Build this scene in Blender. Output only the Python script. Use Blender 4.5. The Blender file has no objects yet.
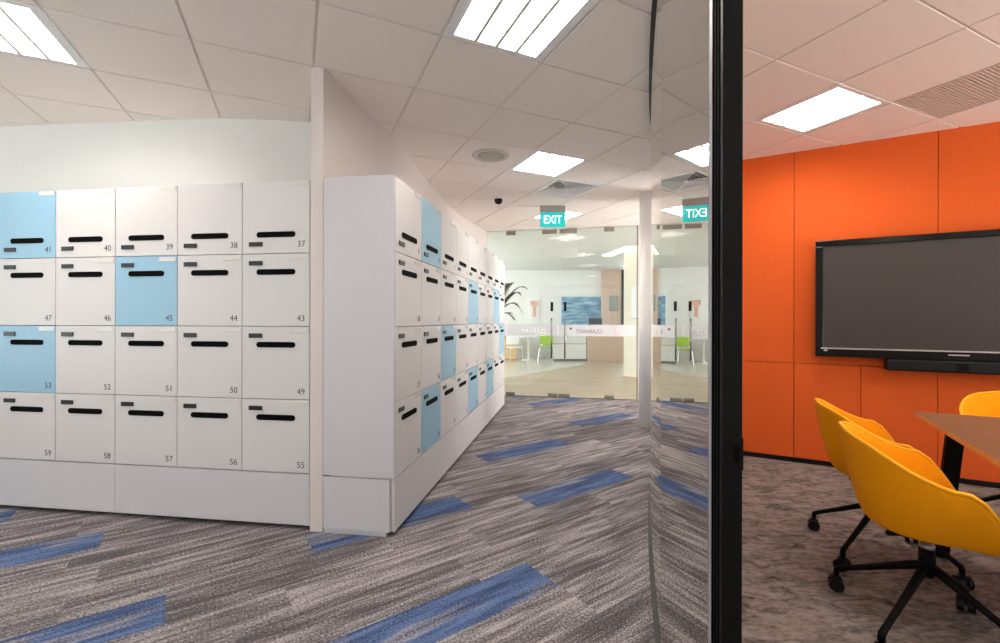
import bpy, bmesh, math, random
from mathutils import Vector, Matrix
random.seed(7)
S = bpy.context.scene
COL = S.collection
PI = math.pi
CEIL = 2.748

# ------------------------------------------------------------------ helpers
def lin(c):
    return tuple(((v/255)/12.92 if v/255 <= .04045 else (((v/255)+.055)/1.055)**2.4) for v in c) + (1,)

def mat(name, rgb, rough=.5, metal=0, spec=.5, noise=0, nscale=40, emis=None, estr=0, bump=0, bscale=200, coat=0, stretch=None):
    m = bpy.data.materials.new(name); m.use_nodes = True
    n = m.node_tree.nodes; l = m.node_tree.links
    b = n['Principled BSDF']
    b.inputs['Base Color'].default_value = lin(rgb)
    b.inputs['Roughness'].default_value = rough
    b.inputs['Metallic'].default_value = metal
    b.inputs['Specular IOR Level'].default_value = spec
    b.inputs['Coat Weight'].default_value = coat
    tc = n.new('ShaderNodeTexCoord')
    if noise:
        t = n.new('ShaderNodeTexNoise'); t.inputs['Scale'].default_value = nscale; t.inputs['Detail'].default_value = 4
        if stretch:
            mp = n.new('ShaderNodeMapping'); mp.inputs['Scale'].default_value = stretch
            l.new(tc.outputs['Object'], mp.inputs[0]); l.new(mp.outputs[0], t.inputs['Vector'])
        else: l.new(tc.outputs['Object'], t.inputs['Vector'])
        r = n.new('ShaderNodeMapRange'); r.inputs[3].default_value = 1-noise; r.inputs[4].default_value = 1+noise
        r.inputs[1].default_value = .3; r.inputs[2].default_value = .7
        l.new(t.outputs['Fac'], r.inputs[0])
        mx = n.new('ShaderNodeVectorMath'); mx.operation = 'SCALE'
        mx.inputs[0].default_value = lin(rgb)[:3]
        l.new(r.outputs[0], mx.inputs['Scale']); l.new(mx.outputs[0], b.inputs['Base Color'])
    if emis:
        b.inputs['Emission Color'].default_value = lin(emis); b.inputs['Emission Strength'].default_value = estr
    if bump:
        t2 = n.new('ShaderNodeTexNoise'); t2.inputs['Scale'].default_value = bscale; t2.inputs['Detail'].default_value = 3
        l.new(tc.outputs['Object'], t2.inputs['Vector'])
        bp = n.new('ShaderNodeBump'); bp.inputs['Strength'].default_value = bump; bp.inputs['Distance'].default_value = .003
        l.new(t2.outputs['Fac'], bp.inputs['Height']); l.new(bp.outputs[0], b.inputs['Normal'])
    return m

def glass_mat(name, tint, r0=.04, power=5.0, rough=0.0, gcol=(1,1,1,1)):
    """Sheet glass: transparent mixed with mirror by the angle of view onto the pane."""
    m = bpy.data.materials.new(name); m.use_nodes = True
    n = m.node_tree.nodes; l = m.node_tree.links; n.clear()
    out = n.new('ShaderNodeOutputMaterial'); mix = n.new('ShaderNodeMixShader')
    tr = n.new('ShaderNodeBsdfTransparent'); gl = n.new('ShaderNodeBsdfGlossy')
    tr.inputs[0].default_value = tint; gl.inputs['Roughness'].default_value = rough; gl.inputs[0].default_value = gcol
    g = n.new('ShaderNodeNewGeometry')
    d = n.new('ShaderNodeVectorMath'); d.operation = 'DOT_PRODUCT'
    l.new(g.outputs['Normal'], d.inputs[0]); l.new(g.outputs['Incoming'], d.inputs[1])
    a = n.new('ShaderNodeMath'); a.operation = 'ABSOLUTE'; l.new(d.outputs['Value'], a.inputs[0])
    s = n.new('ShaderNodeMath'); s.operation = 'SUBTRACT'; s.inputs[0].default_value = 1; l.new(a.outputs[0], s.inputs[1])
    p = n.new('ShaderNodeMath'); p.operation = 'POWER'; l.new(s.outputs[0], p.inputs[0]); p.inputs[1].default_value = power
    r = n.new('ShaderNodeMapRange'); r.inputs[3].default_value = r0; r.inputs[4].default_value = 1; l.new(p.outputs[0], r.inputs[0])
    l.new(r.outputs[0], mix.inputs[0]); l.new(tr.outputs[0], mix.inputs[1]); l.new(gl.outputs[0], mix.inputs[2])
    l.new(mix.outputs[0], out.inputs[0])
    return m

def link(o, parent=None):
    COL.objects.link(o)
    if parent is not None: o.parent = parent
    return o

def mesh_from(bm, name, m=None, smooth=False):
    me = bpy.data.meshes.new(name); bm.to_mesh(me); bm.free()
    for mm in (m if isinstance(m, (list, tuple)) else [m] if m else []): me.materials.append(mm)
    if smooth:
        for p in me.polygons: p.use_smooth = True
    return me

def obj(name, bm, m, parent=None, smooth=False, loc=None, rot=None):
    me = bm if isinstance(bm, bpy.types.Mesh) else mesh_from(bm, name, m, smooth)
    o = bpy.data.objects.new(name, me); link(o, parent)
    if loc is not None: o.location = loc
    if rot is not None: o.rotation_euler = rot
    return o

def tag(o, label=None, cat=None, group=None, kind=None):
    if label: o['label'] = label
    if cat: o['category'] = cat
    if group: o['group'] = group
    if kind: o['kind'] = kind
    return o

def thing(name, label, cat, loc=(0,0,0), rz=0, group=None, kind=None):
    o = bpy.data.objects.new(name, None); link(o)
    o.empty_display_size = .1
    o.location = loc; o.rotation_euler = (0, 0, rz)
    return tag(o, label, cat, group, kind)

def struct(name, bm, m, parent=None, smooth=False):
    o = obj(name, bm, m, parent, smooth)
    if parent is None: o['kind'] = 'structure'
    return o

def box(bm, x0, x1, y0, y1, z0, z1, bev=0, M=None):
    r = bmesh.ops.create_cube(bm, size=1)
    vs = r['verts']
    T = Matrix.Translation(((x0+x1)/2, (y0+y1)/2, (z0+z1)/2)) @ Matrix.Diagonal((abs(x1-x0), abs(y1-y0), abs(z1-z0), 1))
    bmesh.ops.transform(bm, matrix=T, verts=vs)
    if bev:
        es = list({e for v in vs for e in v.link_edges})
        rr = bmesh.ops.bevel(bm, geom=es, offset=bev, segments=2, profile=.5, affect='EDGES')
        vs = list({v for f in rr['faces'] for v in f.verts} | {v for v in vs if v.is_valid})
    if M is not None: bmesh.ops.transform(bm, matrix=M, verts=[v for v in vs if v.is_valid])
    return bm

def bx(*a, **k):
    return box(bmesh.new(), *a, **k)

def tube(bm, pts, rad, seg=12, cap=True):
    pts = [Vector(p) for p in pts]
    if not isinstance(rad, (list, tuple)): rad = [rad]*len(pts)
    rings = []
    for i, p in enumerate(pts):
        t = (pts[min(i+1, len(pts)-1)] - pts[max(i-1, 0)]).normalized()
        up = Vector((0,0,1)) if abs(t.z) < .95 else Vector((1,0,0))
        a = t.cross(up).normalized(); b = a.cross(t).normalized()
        rings.append([bm.verts.new(p + rad[i]*(math.cos(2*PI*k/seg)*a + math.sin(2*PI*k/seg)*b)) for k in range(seg)])
    for r0, r1 in zip(rings, rings[1:]):
        for k in range(seg):
            bm.faces.new((r0[k], r0[(k+1) % seg], r1[(k+1) % seg], r1[k]))
    if cap:
        bm.faces.new(rings[0]); bm.faces.new(rings[-1][::-1])
    bmesh.ops.recalc_face_normals(bm, faces=bm.faces)
    return bm

def lathe(bm, prof, seg=32, c=(0,0,0)):
    rings = []
    for r, z in prof:
        rings.append([bm.verts.new((c[0]+r*math.cos(2*PI*k/seg), c[1]+r*math.sin(2*PI*k/seg), c[2]+z)) for k in range(seg)])
    for r0, r1 in zip(rings, rings[1:]):
        for k in range(seg):
            bm.faces.new((r0[k], r0[(k+1) % seg], r1[(k+1) % seg], r1[k]))
    bm.faces.new(rings[0][::-1]); bm.faces.new(rings[-1])
    bmesh.ops.recalc_face_normals(bm, faces=bm.faces)
    return bm

def prism(bm, poly, z0, z1):
    a = [bm.verts.new((x, y, z0)) for x, y in poly]; b = [bm.verts.new((x, y, z1)) for x, y in poly]
    n = len(poly)
    bm.faces.new(a[::-1]); bm.faces.new(b)
    for i in range(n): bm.faces.new((a[i], a[(i+1) % n], b[(i+1) % n], b[i]))
    bmesh.ops.recalc_face_normals(bm, faces=bm.faces)
    return bm

def ribbon(bm, pts, th, z0, z1):
    """wall of thickness th whose LEFT side (seen along the path) is the path itself; the body lies to the right."""
    P = [Vector(p) for p in pts]; off = []
    for i, p in enumerate(P):
        t = (P[min(i+1, len(P)-1)] - P[max(i-1, 0)]).normalized()
        off.append(p + th*Vector((t.y, -t.x)))
    n = len(P)
    for i in range(n-1):
        q = [P[i], P[i+1], off[i+1], off[i]]
        a = [bm.verts.new((v.x, v.y, z0)) for v in q]; b = [bm.verts.new((v.x, v.y, z1)) for v in q]
        bm.faces.new(a); bm.faces.new(b)
        bm.faces.new((a[0], a[1], b[1], b[0])); bm.faces.new((a[2], a[3], b[3], b[2]))
        if i == 0: bm.faces.new((a[3], a[0], b[0], b[3]))
        if i == n-2: bm.faces.new((a[1], a[2], b[2], b[1]))
    bmesh.ops.remove_doubles(bm, verts=bm.verts, dist=1e-5)
    bmesh.ops.recalc_face_normals(bm, faces=bm.faces)
    return bm

def smooth_path(pts, n=8):
    out = []
    P = [Vector(p) for p in pts]
    for i in range(len(P)-1):
        p0 = P[max(i-1, 0)]; p1 = P[i]; p2 = P[i+1]; p3 = P[min(i+2, len(P)-1)]
        for k in range(n):
            t = k/n
            out.append(.5*((2*p1)+(p2-p0)*t+(2*p0-5*p1+4*p2-p3)*t*t+(3*p1-p0-3*p2+p3)*t**3))
    out.append(P[-1])
    return [tuple(v) for v in out]

def text_mesh(s, size, m, extrude=.0004, align='CENTER', bold=0):
    c = bpy.data.curves.new('lettering', 'FONT'); c.body = s; c.size = size; c.extrude = extrude
    c.align_x = align; c.align_y = 'CENTER'; c.resolution_u = 3; c.offset = bold
    o = bpy.data.objects.new('lettering', c); COL.objects.link(o)
    bpy.context.view_layer.update()
    me = bpy.data.meshes.new_from_object(o.evaluated_get(bpy.context.evaluated_depsgraph_get()))
    bpy.data.objects.remove(o); bpy.data.curves.remove(c)
    me.materials.clear(); me.materials.append(m)
    return me

# ------------------------------------------------------------------ materials
M_wall = mat('white_paint', (220,221,218), .7, noise=.01, nscale=8)
M_wall2 = mat('white_partition_paint', (218,208,204), .65)
M_lock_w = mat('white_laminate', (206,203,203), .42, bump=.05, bscale=500)
M_lock_b = mat('light_blue_laminate', (140,182,206), .42, bump=.05, bscale=500)
M_plinth = mat('pale_grey_laminate', (200,197,202), .45)
M_black = mat('black_plastic', (9,9,10), .5, spec=.3)
M_slot = mat('black_slot_insert', (3,3,3), .8, spec=.08)
M_lock = mat('dark_grey_lock', (24,24,25), .35, metal=.2)
M_pin = mat('light_grey_keypad', (120,120,122), .4)
M_plate = mat('clear_label_plate', (212,209,205), .2, spec=.7)
M_num = mat('charcoal_print', (52,52,56), .6)
M_blackmetal = mat('black_powder_coat', (4,4,5), .55, spec=.15)
M_anod = mat('grey_anodised', (150,148,154), .5, metal=.2)
M_track = mat('dark_track', (58,58,60), .4, metal=.5)
M_tile = mat('mineral_ceiling_tile', (240,230,222), .85, noise=.025, nscale=160, bump=.1, bscale=300)
M_groove = mat('ceiling_grid_bar', (225,217,210), .6)
M_lframe = mat('light_frame_white', (235,235,235), .4)
M_blade = mat('louvre_aluminium', (226,224,222), .6)
M_tube = mat('light_diffuser', (255,255,255), .5, emis=(255,246,236), estr=18)
M_grille = mat('grille_beige', (214,198,184), .5)
M_dark = mat('dark_void', (30,28,27), .9)
M_vent = mat('vent_grey', (150,146,140), .5)
M_teal = mat('exit_teal', (22,190,188), .4, emis=(22,205,200), estr=.35)
M_exitw = mat('exit_white', (240,250,250), .4, emis=(240,255,255), estr=.9)
M_orange = mat('orange_acoustic_felt', (220,96,42), .95, spec=.15, noise=.05, nscale=120, bump=.15, bscale=500)
M_orange_gap = mat('dark_orange_gap', (120,40,12), .95)
M_yellow = mat('yellow_wool', (246,160,4), .9, spec=.2, noise=.06, nscale=220, bump=.25, bscale=700)
M_gloss = mat('gloss_black_bezel', (3,3,4), .15, spec=.3)
M_screen = mat('switched_off_screen', (56,48,45), .34, spec=.5)
M_silver = mat('silver_strip', (190,184,182), .3, metal=.6)
M_steel = mat('brushed_steel', (130,130,128), .35, metal=.9)
M_patch = mat('brushed_patch_fitting', (146,142,130), .4, metal=.6)
M_col = mat('white_column_paint', (250,248,246), .6)
M_cream = mat('cream_wall', (240,235,220), .7)
M_pinkwood = mat('pale_pink_oak', (214,186,168), .5, noise=.05, nscale=3, stretch=(2,2,30))
M_white = mat('gloss_white', (244,244,244), .3)
M_green = mat('lime_green_plastic', (158,196,60), .4)
M_chrome = mat('chrome_wire', (190,192,195), .2, metal=.9)
M_oak = mat('honey_oak', (196,150,98), .5, noise=.12, nscale=4, stretch=(2,2,20))
M_leaf = mat('palm_green', (44,70,28), .5, noise=.2, nscale=10)
M_trunk = mat('palm_trunk', (110,84,56), .8, noise=.2, nscale=20)
M_pot = mat('white_pot', (220,220,216), .4)
M_peach = mat('peach_print', (236,188,170), .6, noise=.2, nscale=5)
M_paper = mat('white_paper', (246,244,240), .6)
M_frost = None
M_glass = glass_mat('clear_door_glass', (.95,.975,.965,1), .03, 5)
M_glass_side = glass_mat('coated_partition_glass', (.42,.42,.42,1), .42, 2.6, gcol=(.97,.955,.93,1))

def frosted():
    m = bpy.data.materials.new('frosted_band_film'); m.use_nodes = True
    n = m.node_tree.nodes; l = m.node_tree.links; n.clear()
    o = n.new('ShaderNodeOutputMaterial'); mx = n.new('ShaderNodeMixShader'); mx.inputs[0].default_value = .5
    t = n.new('ShaderNodeBsdfTransparent'); d = n.new('ShaderNodeBsdfPrincipled')
    d.inputs['Base Color'].default_value = lin((236,238,244)); d.inputs['Roughness'].default_value = .6
    l.new(t.outputs[0], mx.inputs[1]); l.new(d.outputs[0], mx.inputs[2]); l.new(mx.outputs[0], o.inputs[0])
    return m
M_frost = frosted()

def carpet_mat(name, blue=False):
    m = bpy.data.materials.new(name); m.use_nodes = True
    n = m.node_tree.nodes; l = m.node_tree.links; b = n['Principled BSDF']
    b.inputs['Roughness'].default_value = .95; b.inputs['Specular IOR Level'].default_value = .15
    uv = n.new('ShaderNodeUVMap'); uv.uv_map = 'plank'
    def noise(sx, sy, det=3, dist=0):
        mp = n.new('ShaderNodeMapping'); mp.inputs['Scale'].default_value = (sx, sy, 1)
        l.new(uv.outputs[0], mp.inputs[0])
        t = n.new('ShaderNodeTexNoise'); t.inputs['Scale'].default_value = 1; t.inputs['Detail'].default_value = det
        t.inputs['Distortion'].default_value = dist
        l.new(mp.outputs[0], t.inputs['Vector']); return t.outputs['Fac']
    def mth(op, a, bb, c=None):
        x = n.new('ShaderNodeMath'); x.operation = op
        for i, v in enumerate((a, bb, c)):
            if v is None: continue
            if isinstance(v, (int, float)): x.inputs[i].default_value = v
            else: l.new(v, x.inputs[i])
        return x.outputs[0]
    streak = noise(2.4, 28, 3)
    fine = noise(5, 130, 3)
    wide = noise(1.1, 9, 2)
    pile = noise(95, 150, 2)
    at = n.new('ShaderNodeAttribute'); at.attribute_name = 'tone'
    v = mth('MULTIPLY_ADD', streak, 1.9, -.95)
    v = mth('ADD', v, mth('MULTIPLY_ADD', fine, .9, -.45))
    v = mth('ADD', v, mth('MULTIPLY_ADD', wide, 1.0, -.56))
    v = mth('ADD', v, mth('MULTIPLY_ADD', pile, 2.4, -1.2))
    v = mth('ADD', v, mth('MULTIPLY_ADD', at.outputs['Fac'], .3, .35))
    cr = n.new('ShaderNodeValToRGB'); e = cr.color_ramp.elements
    e[0].position = .05; e[0].color = lin((78,74,76)); e[1].position = .97; e[1].color = lin((178,170,170))
    x = cr.color_ramp.elements.new(.5); x.color = lin((122,116,118))
    l.new(v, cr.inputs[0])
    colour = cr.outputs[0]
    if blue:
        cb = n.new('ShaderNodeValToRGB'); e = cb.color_ramp.elements
        e[0].position = .1; e[0].color = lin((46,62,96)); e[1].position = .9; e[1].color = lin((84,112,160))
        l.new(v, cb.inputs[0])
        s2 = noise(2.0, 9, 2)
        mr = n.new('ShaderNodeMapRange'); mr.inputs[1].default_value = .38; mr.inputs[2].default_value = .48
        l.new(s2, mr.inputs[0])
        mm = n.new('ShaderNodeMix'); mm.data_type = 'RGBA'
        l.new(mth('MULTIPLY_ADD', mr.outputs[0], .55, .36), mm.inputs[0]); l.new(colour, mm.inputs[6]); l.new(cb.outputs[0], mm.inputs[7])
        colour = mm.outputs[2]
    l.new(colour, b.inputs['Base Color'])
    bp = n.new('ShaderNodeBump'); bp.inputs['Strength'].default_value = .5; bp.inputs['Distance'].default_value = .004
    l.new(pile, bp.inputs['Height']); l.new(bp.outputs[0], b.inputs['Normal'])
    return m

def room_carpet():
    m = bpy.data.materials.new('mottled_taupe_carpet'); m.use_nodes = True
    n = m.node_tree.nodes; l = m.node_tree.links; b = n['Principled BSDF']
    b.inputs['Roughness'].default_value = .95; b.inputs['Specular IOR Level'].default_value = .15
    tc = n.new('ShaderNodeTexCoord')
    def noise(s, det, dist=0, sc=(1,1,1)):
        mp = n.new('ShaderNodeMapping'); mp.inputs['Scale'].default_value = sc; mp.inputs['Rotation'].default_value = (0,0,.5)
        l.new(tc.outputs['Object'], mp.inputs[0])
        t = n.new('ShaderNodeTexNoise'); t.inputs['Scale'].default_value = s; t.inputs['Detail'].default_value = det
        t.inputs['Distortion'].default_value = dist; l.new(mp.outputs[0], t.inputs['Vector']); return t.outputs['Fac']
    a = noise(7, 6, 1.2, (1,2.2,1)); c = noise(230, 2); d = noise(30, 3, .5, (1,1.8,1))
    s1 = n.new('ShaderNodeMath'); s1.operation = 'MULTIPLY_ADD'; s1.inputs[1].default_value = 1.3; s1.inputs[2].default_value = -.65
    l.new(a, s1.inputs[0])
    s2 = n.new('ShaderNodeMath'); s2.operation = 'MULTIPLY_ADD'; s2.inputs[1].default_value = .8; l.new(c, s2.inputs[0]); l.new(s1.outputs[0], s2.inputs[2])
    s3 = n.new('ShaderNodeMath'); s3.operation = 'MULTIPLY_ADD'; s3.inputs[1].default_value = .8; l.new(d, s3.inputs[0]); l.new(s2.outputs[0], s3.inputs[2])
    cr = n.new('ShaderNodeValToRGB'); e = cr.color_ramp.elements
    e[0].position = .42; e[0].color = lin((60,55,53)); e[1].position = 1.05; e[1].color = lin((150,140,134))
    l.new(s3.outputs[0], cr.inputs[0]); l.new(cr.outputs[0], b.inputs['Base Color'])
    bp = n.new('ShaderNodeBump'); bp.inputs['Strength'].default_value = .5; bp.inputs['Distance'].default_value = .004
    l.new(c, bp.inputs['Height']); l.new(bp.outputs[0], b.inputs['Normal'])
    return m

def timber(name, c1, c2, width, length, rough, rot=0):
    m = bpy.data.materials.new(name); m.use_nodes = True
    n = m.node_tree.nodes; l = m.node_tree.links; b = n['Principled BSDF']
    b.inputs['Roughness'].default_value = rough
    tc = n.new('ShaderNodeTexCoord'); mp = n.new('ShaderNodeMapping'); mp.inputs['Rotation'].default_value = (0,0,rot)
    l.new(tc.outputs['Object'], mp.inputs[0])
    br = n.new('ShaderNodeTexBrick'); br.inputs['Scale'].default_value = 1
    br.inputs['Brick Width'].default_value = length; br.inputs['Row Height'].default_value = width
    br.inputs['Mortar Size'].default_value = .002; br.inputs['Color1'].default_value = lin(c1); br.inputs['Color2'].default_value = lin(c2)
    br.inputs['Mortar'].default_value = lin(tuple(int(v*.8) for v in c2))
    l.new(mp.outputs[0], br.inputs['Vector'])
    mp2 = n.new('ShaderNodeMapping'); mp2.inputs['Scale'].default_value = (3, 45, 3); l.new(mp.outputs[0], mp2.inputs[0])
    t = n.new('ShaderNodeTexNoise'); t.inputs['Scale'].default_value = 1; t.inputs['Detail'].default_value = 5
    l.new(mp2.outputs[0], t.inputs['Vector'])
    mr = n.new('ShaderNodeMapRange'); mr.inputs[1].default_value = .3; mr.inputs[2].default_value = .7; mr.inputs[3].default_value = .86; mr.inputs[4].default_value = 1.1
    l.new(t.outputs['Fac'], mr.inputs[0])
    sc = n.new('ShaderNodeVectorMath'); sc.operation = 'SCALE'; l.new(br.outputs['Color'], sc.inputs[0]); l.new(mr.outputs[0], sc.inputs['Scale'])
    l.new(sc.outputs[0], b.inputs['Base Color'])
    return m

M_carpet = carpet_mat('grey_streaked_carpet'); M_carpet_b = carpet_mat('blue_streaked_carpet', True)
M_rcarpet = room_carpet()
M_timber = timber('pale_timber_floor', (200,182,160), (184,166,144), .12, 1.2, .45)
M_rtile = mat('polished_cream_tile', (214,208,196), .18, noise=.03, nscale=3)
M_table = timber('walnut_table_top', (130,84,50), (138,90,54), 3, 6, .55, 1.07)

def painting_mat():
    m = bpy.data.materials.new('blue_seascape_paint'); m.use_nodes = True
    n = m.node_tree.nodes; l = m.node_tree.links; b = n['Principled BSDF']; b.inputs['Roughness'].default_value = .5
    tc = n.new('ShaderNodeTexCoord'); mp = n.new('ShaderNodeMapping'); mp.inputs['Scale'].default_value = (1.2, 1, 7)
    l.new(tc.outputs['Object'], mp.inputs[0])
    t = n.new('ShaderNodeTexNoise'); t.inputs['Scale'].default_value = 1.6; t.inputs['Detail'].default_value = 6; l.new(mp.outputs[0], t.inputs['Vector'])
    cr = n.new('ShaderNodeValToRGB'); e = cr.color_ramp.elements
    e[0].position = .3; e[0].color = lin((66,118,160)); e[1].position = .7; e[1].color = lin((186,214,232))
    x = e.new(.5); x.color = lin((110,160,192))
    l.new(t.outputs['Fac'], cr.inputs[0]); l.new(cr.outputs[0], b.inputs['Base Color'])
    return m
M_paint = painting_mat()

# ------------------------------------------------------------------ ceiling grid frame
TH = .4345; A0 = 2.3193; B0 = .6858; TL = .6
E1 = Vector((-math.sin(TH), math.cos(TH))); E2 = Vector((math.cos(TH), math.sin(TH)))
def grid(a, b):  # metres along the two ceiling directions -> floor plan
    v = E1*a + E2*b; return (v.x, v.y)
def cell_c(i, j): return grid(A0+(i+.5)*TL, B0+(j+.5)*TL)

LIGHTS = [(-1,0),(2,2),(5,4),(1,-4),(-1,4),(2,6),(-5,-3),(-5,1),(-5,5),(-2,-7),(-8,-1)]
GRILLE = [(-2,5),(-3,5)]
VENT = (3,3)
holes = set(LIGHTS) | set(GRILLE) | {VENT}

GL0 = Vector((-.352, 7.662)); GL1 = Vector((2.02, 7.155)); GD = (GL1-GL0).normalized(); GN = Vector((GD.y, -GD.x))  # end glass line; GN points to the camera side

def build_ceiling():
    bm = bmesh.new(); g = .0075; dz = .008
    for i in range(-14, 11):
        for j in range(-14, 13):
            cx, cy = cell_c(i, j)
            if not (-7.4 < cx < 7.2 and -4.8 < cy < 9): continue
            a0 = A0+i*TL; b0 = B0+j*TL
            def q(u0, u1, v0, v1, z):
                return [(*grid(u0, v0), z), (*grid(u1, v0), z), (*grid(u1, v1), z), (*grid(u0, v1), z)]
            inn = q(a0+g, a0+TL-g, b0+g, b0+TL-g, CEIL)
            inn2 = q(a0+g, a0+TL-g, b0+g, b0+TL-g, CEIL+dz)
            out = q(a0, a0+TL, b0, b0+TL, CEIL+dz)
            vi = [bm.verts.new(p) for p in inn]; vj = [bm.verts.new(p) for p in inn2]; vo = [bm.verts.new(p) for p in out]
            if (i, j) not in holes:
                f = bm.faces.new(vi); f.material_index = 0
                for k in range(4): bm.faces.new((vi[k], vi[(k+1) % 4], vj[(k+1) % 4], vj[k])).material_index = 0
            for k in range(4): bm.faces.new((vj[k], vj[(k+1) % 4], vo[(k+1) % 4], vo[k])).material_index = 1
    for co, no in (((GL0.x, GL0.y, 0), (-GN.x, -GN.y, 0)), ((-6.5,0,0), (-1,0,0)), ((0,-4,0), (0,-1,0)), ((6.6,0,0), (1,0,0))):
        bmesh.ops.bisect_plane(bm, geom=bm.verts[:]+bm.edges[:]+bm.faces[:], plane_co=co, plane_no=no, clear_outer=True)
    bmesh.ops.remove_doubles(bm, verts=bm.verts, dist=1e-5)
    bmesh.ops.recalc_face_normals(bm, faces=bm.faces)
    return struct('ceiling', bm, [M_tile, M_groove])
build_ceiling()
# structural slab above the suspended ceiling
struct('ceiling', prism(bmesh.new(), [(-6.6,-4.1),(6.7,-4.1),(6.7,6.2),(-6.6,9.0)], CEIL+.16, CEIL+.26), M_wall)

# ------------------------------------------------------------------ floors
def build_floor():
    bm = bmesh.new(); uvl = bm.loops.layers.uv.new('plank'); tone = bm.faces.layers.float.new('tone')
    an = math.radians(36); a = Vector((math.cos(an), math.sin(an))); b = Vector((-math.sin(an), math.cos(an)))
    W = .25; rng = random.Random(3)
    known = {6: .46, 9: .96, 10: .6, 13: .23, 15: .87, 20: .2, 23: .4, 16: .15}
    blue = [(6,.46),(9,1.96),(9,-1.04),(10,.6),(13,2.23),(13,-1.345),(15,3.85),(20,4.2),(23,4.4),(16,-1.85),
            (5,-2.9),(3,2.6),(18,1.2),(12,5.1),(1,.2),(2,-3.3)]
    for k in range(-30, 40):
        v0 = .1+k*W; off = known.get(k, rng.random())
        cuts = [off+i for i in range(-12, 14)]
        if k == 13: cuts = [x for x in cuts if x > 0]+[-.345-i for i in range(0, 12)]
        cuts = sorted(cuts)
        for u0, u1 in zip(cuts, cuts[1:]):
            is_b = any(r == k and abs(u-u0) < .03 for r, u in blue)
            ps = [a*u0+b*v0, a*u1+b*v0, a*u1+b*(v0+W), a*u0+b*(v0+W)]
            if not any(-6.9 < p.x < 3.6 and -4.4 < p.y < 8.2 for p in ps): continue
            f = bm.faces.new([bm.verts.new((p.x, p.y, 0)) for p in ps])
            f[tone] = rng.random(); f.material_index = 1 if is_b else 0
            ou, ov = rng.random()*50, rng.random()*50
            for lp, (uu, vv) in zip(f.loops, ((0,0),(u1-u0,0),(u1-u0,W),(0,W))): lp[uvl].uv = (uu+ou, vv+ov)
    # cut along the end glass, the meeting-room glass line and the outer walls
    for co, no in (((GL0.x, GL0.y, 0), (-GN.x, -GN.y, 0)), ((-6.5,0,0), (-1,0,0)), ((0,-4,0), (0,-1,0)), ((3.4,0,0), (1,0,0))):
        bmesh.ops.bisect_plane(bm, geom=bm.verts[:]+bm.edges[:]+bm.faces[:], plane_co=co, plane_no=no, clear_outer=True)
    bmesh.ops.remove_doubles(bm, verts=bm.verts, dist=1e-5)
    return struct('floor', bm, [M_carpet, M_carpet_b])
build_floor()

# glass partition of the meeting room: straight door pane, then a gently curved run
def line_x(y): return .2045+.2145*y
curve = []
x, y = line_x(1.69), 1.69
while y < 4.62:
    curve.append((x, y)); st = .06
    s = .25+(.322-.25)*(y-1.69)/1.41 if y < 3.1 else .322+.19*(y-3.1)
    x += s*st; y += st
CE = curve[-1]
OP = Vector((2.181, 4.228)); OD = Vector((.876, -.4823)).normalized(); ON = Vector((OD.y, -OD.x))  # ON points into the meeting room
oL = OP - OD*.63; oR = OP + OD*4.1

# meeting-room carpet lies a few millimetres over the corridor carpet
rl = Vector((-.482, -.876))
far_r = oR + rl*5.2
bmf = prism(bmesh.new(), [(line_x(-1.2)+.02, -1.2)] + [(line_x(.0)+.02, 0)] + [(cx+.01, cy) for cx, cy in curve] + [tuple(oR), tuple(far_r)], -.05, .004)
struct('floor', bmf, M_rcarpet)
# reception: timber strip then polished tile
tl = [(-3.0,5.8),(2.46,7.06),(4.6,6.6)]
k0 = Vector((-.07, 9.86)); kd = Vector((2.46, 3.44)).normalized()
def along(t): v = k0+kd*t; return (v.x, v.y)
GLl = GL0-GD*3.6; GLr = GL1+GD*3.0
struct('floor', prism(bmesh.new(), [tuple(GLl), tuple(GLr), (5.0,15.2), along(6.5), along(0), (-2.2,6.9+.95)], -.05, -.001), M_timber)
struct('floor', prism(bmesh.new(), [(-5.5,7.7+.6), (-2.2,7.85), along(0), along(6.5), (4.0,15.2), (-5.5,15.2)], -.05, -.0005), M_rtile)

# ------------------------------------------------------------------ walls
# white curved wall behind the left lockers
bwp = smooth_path([(-6.6,3.98),(-5.2,3.72),(-3.95,3.54),(-2.82,3.43),(-2.13,3.385),(-1.6,3.43),(-1.05,3.53)], 8)
struct('wall_back', ribbon(bmesh.new(), bwp[::-1], .1, 0, CEIL+.02), M_wall, smooth=False)
# partition between the two banks, its free end faces the camera
pw = smooth_path([(-1.098,2.70),(-1.075,2.90),(-1.035,3.16),(-.96,3.6),(-.905,4.2),(-.875,4.86),(-.755,6.07),(-.6,6.85),(-.352,7.70)], 8)
left_side = [(-1.173,2.70),(-1.173,3.6)]
body = [(-1.173,2.70)] + pw + [(-.5,7.75),(-.9,6.1),(-.98,4.86),(-1.0,4.2),(-1.045,3.6),(-1.103,3.2)]
struct('wall_partition', prism(bmesh.new(), body, 0, CEIL+.02), M_wall2)
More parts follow.
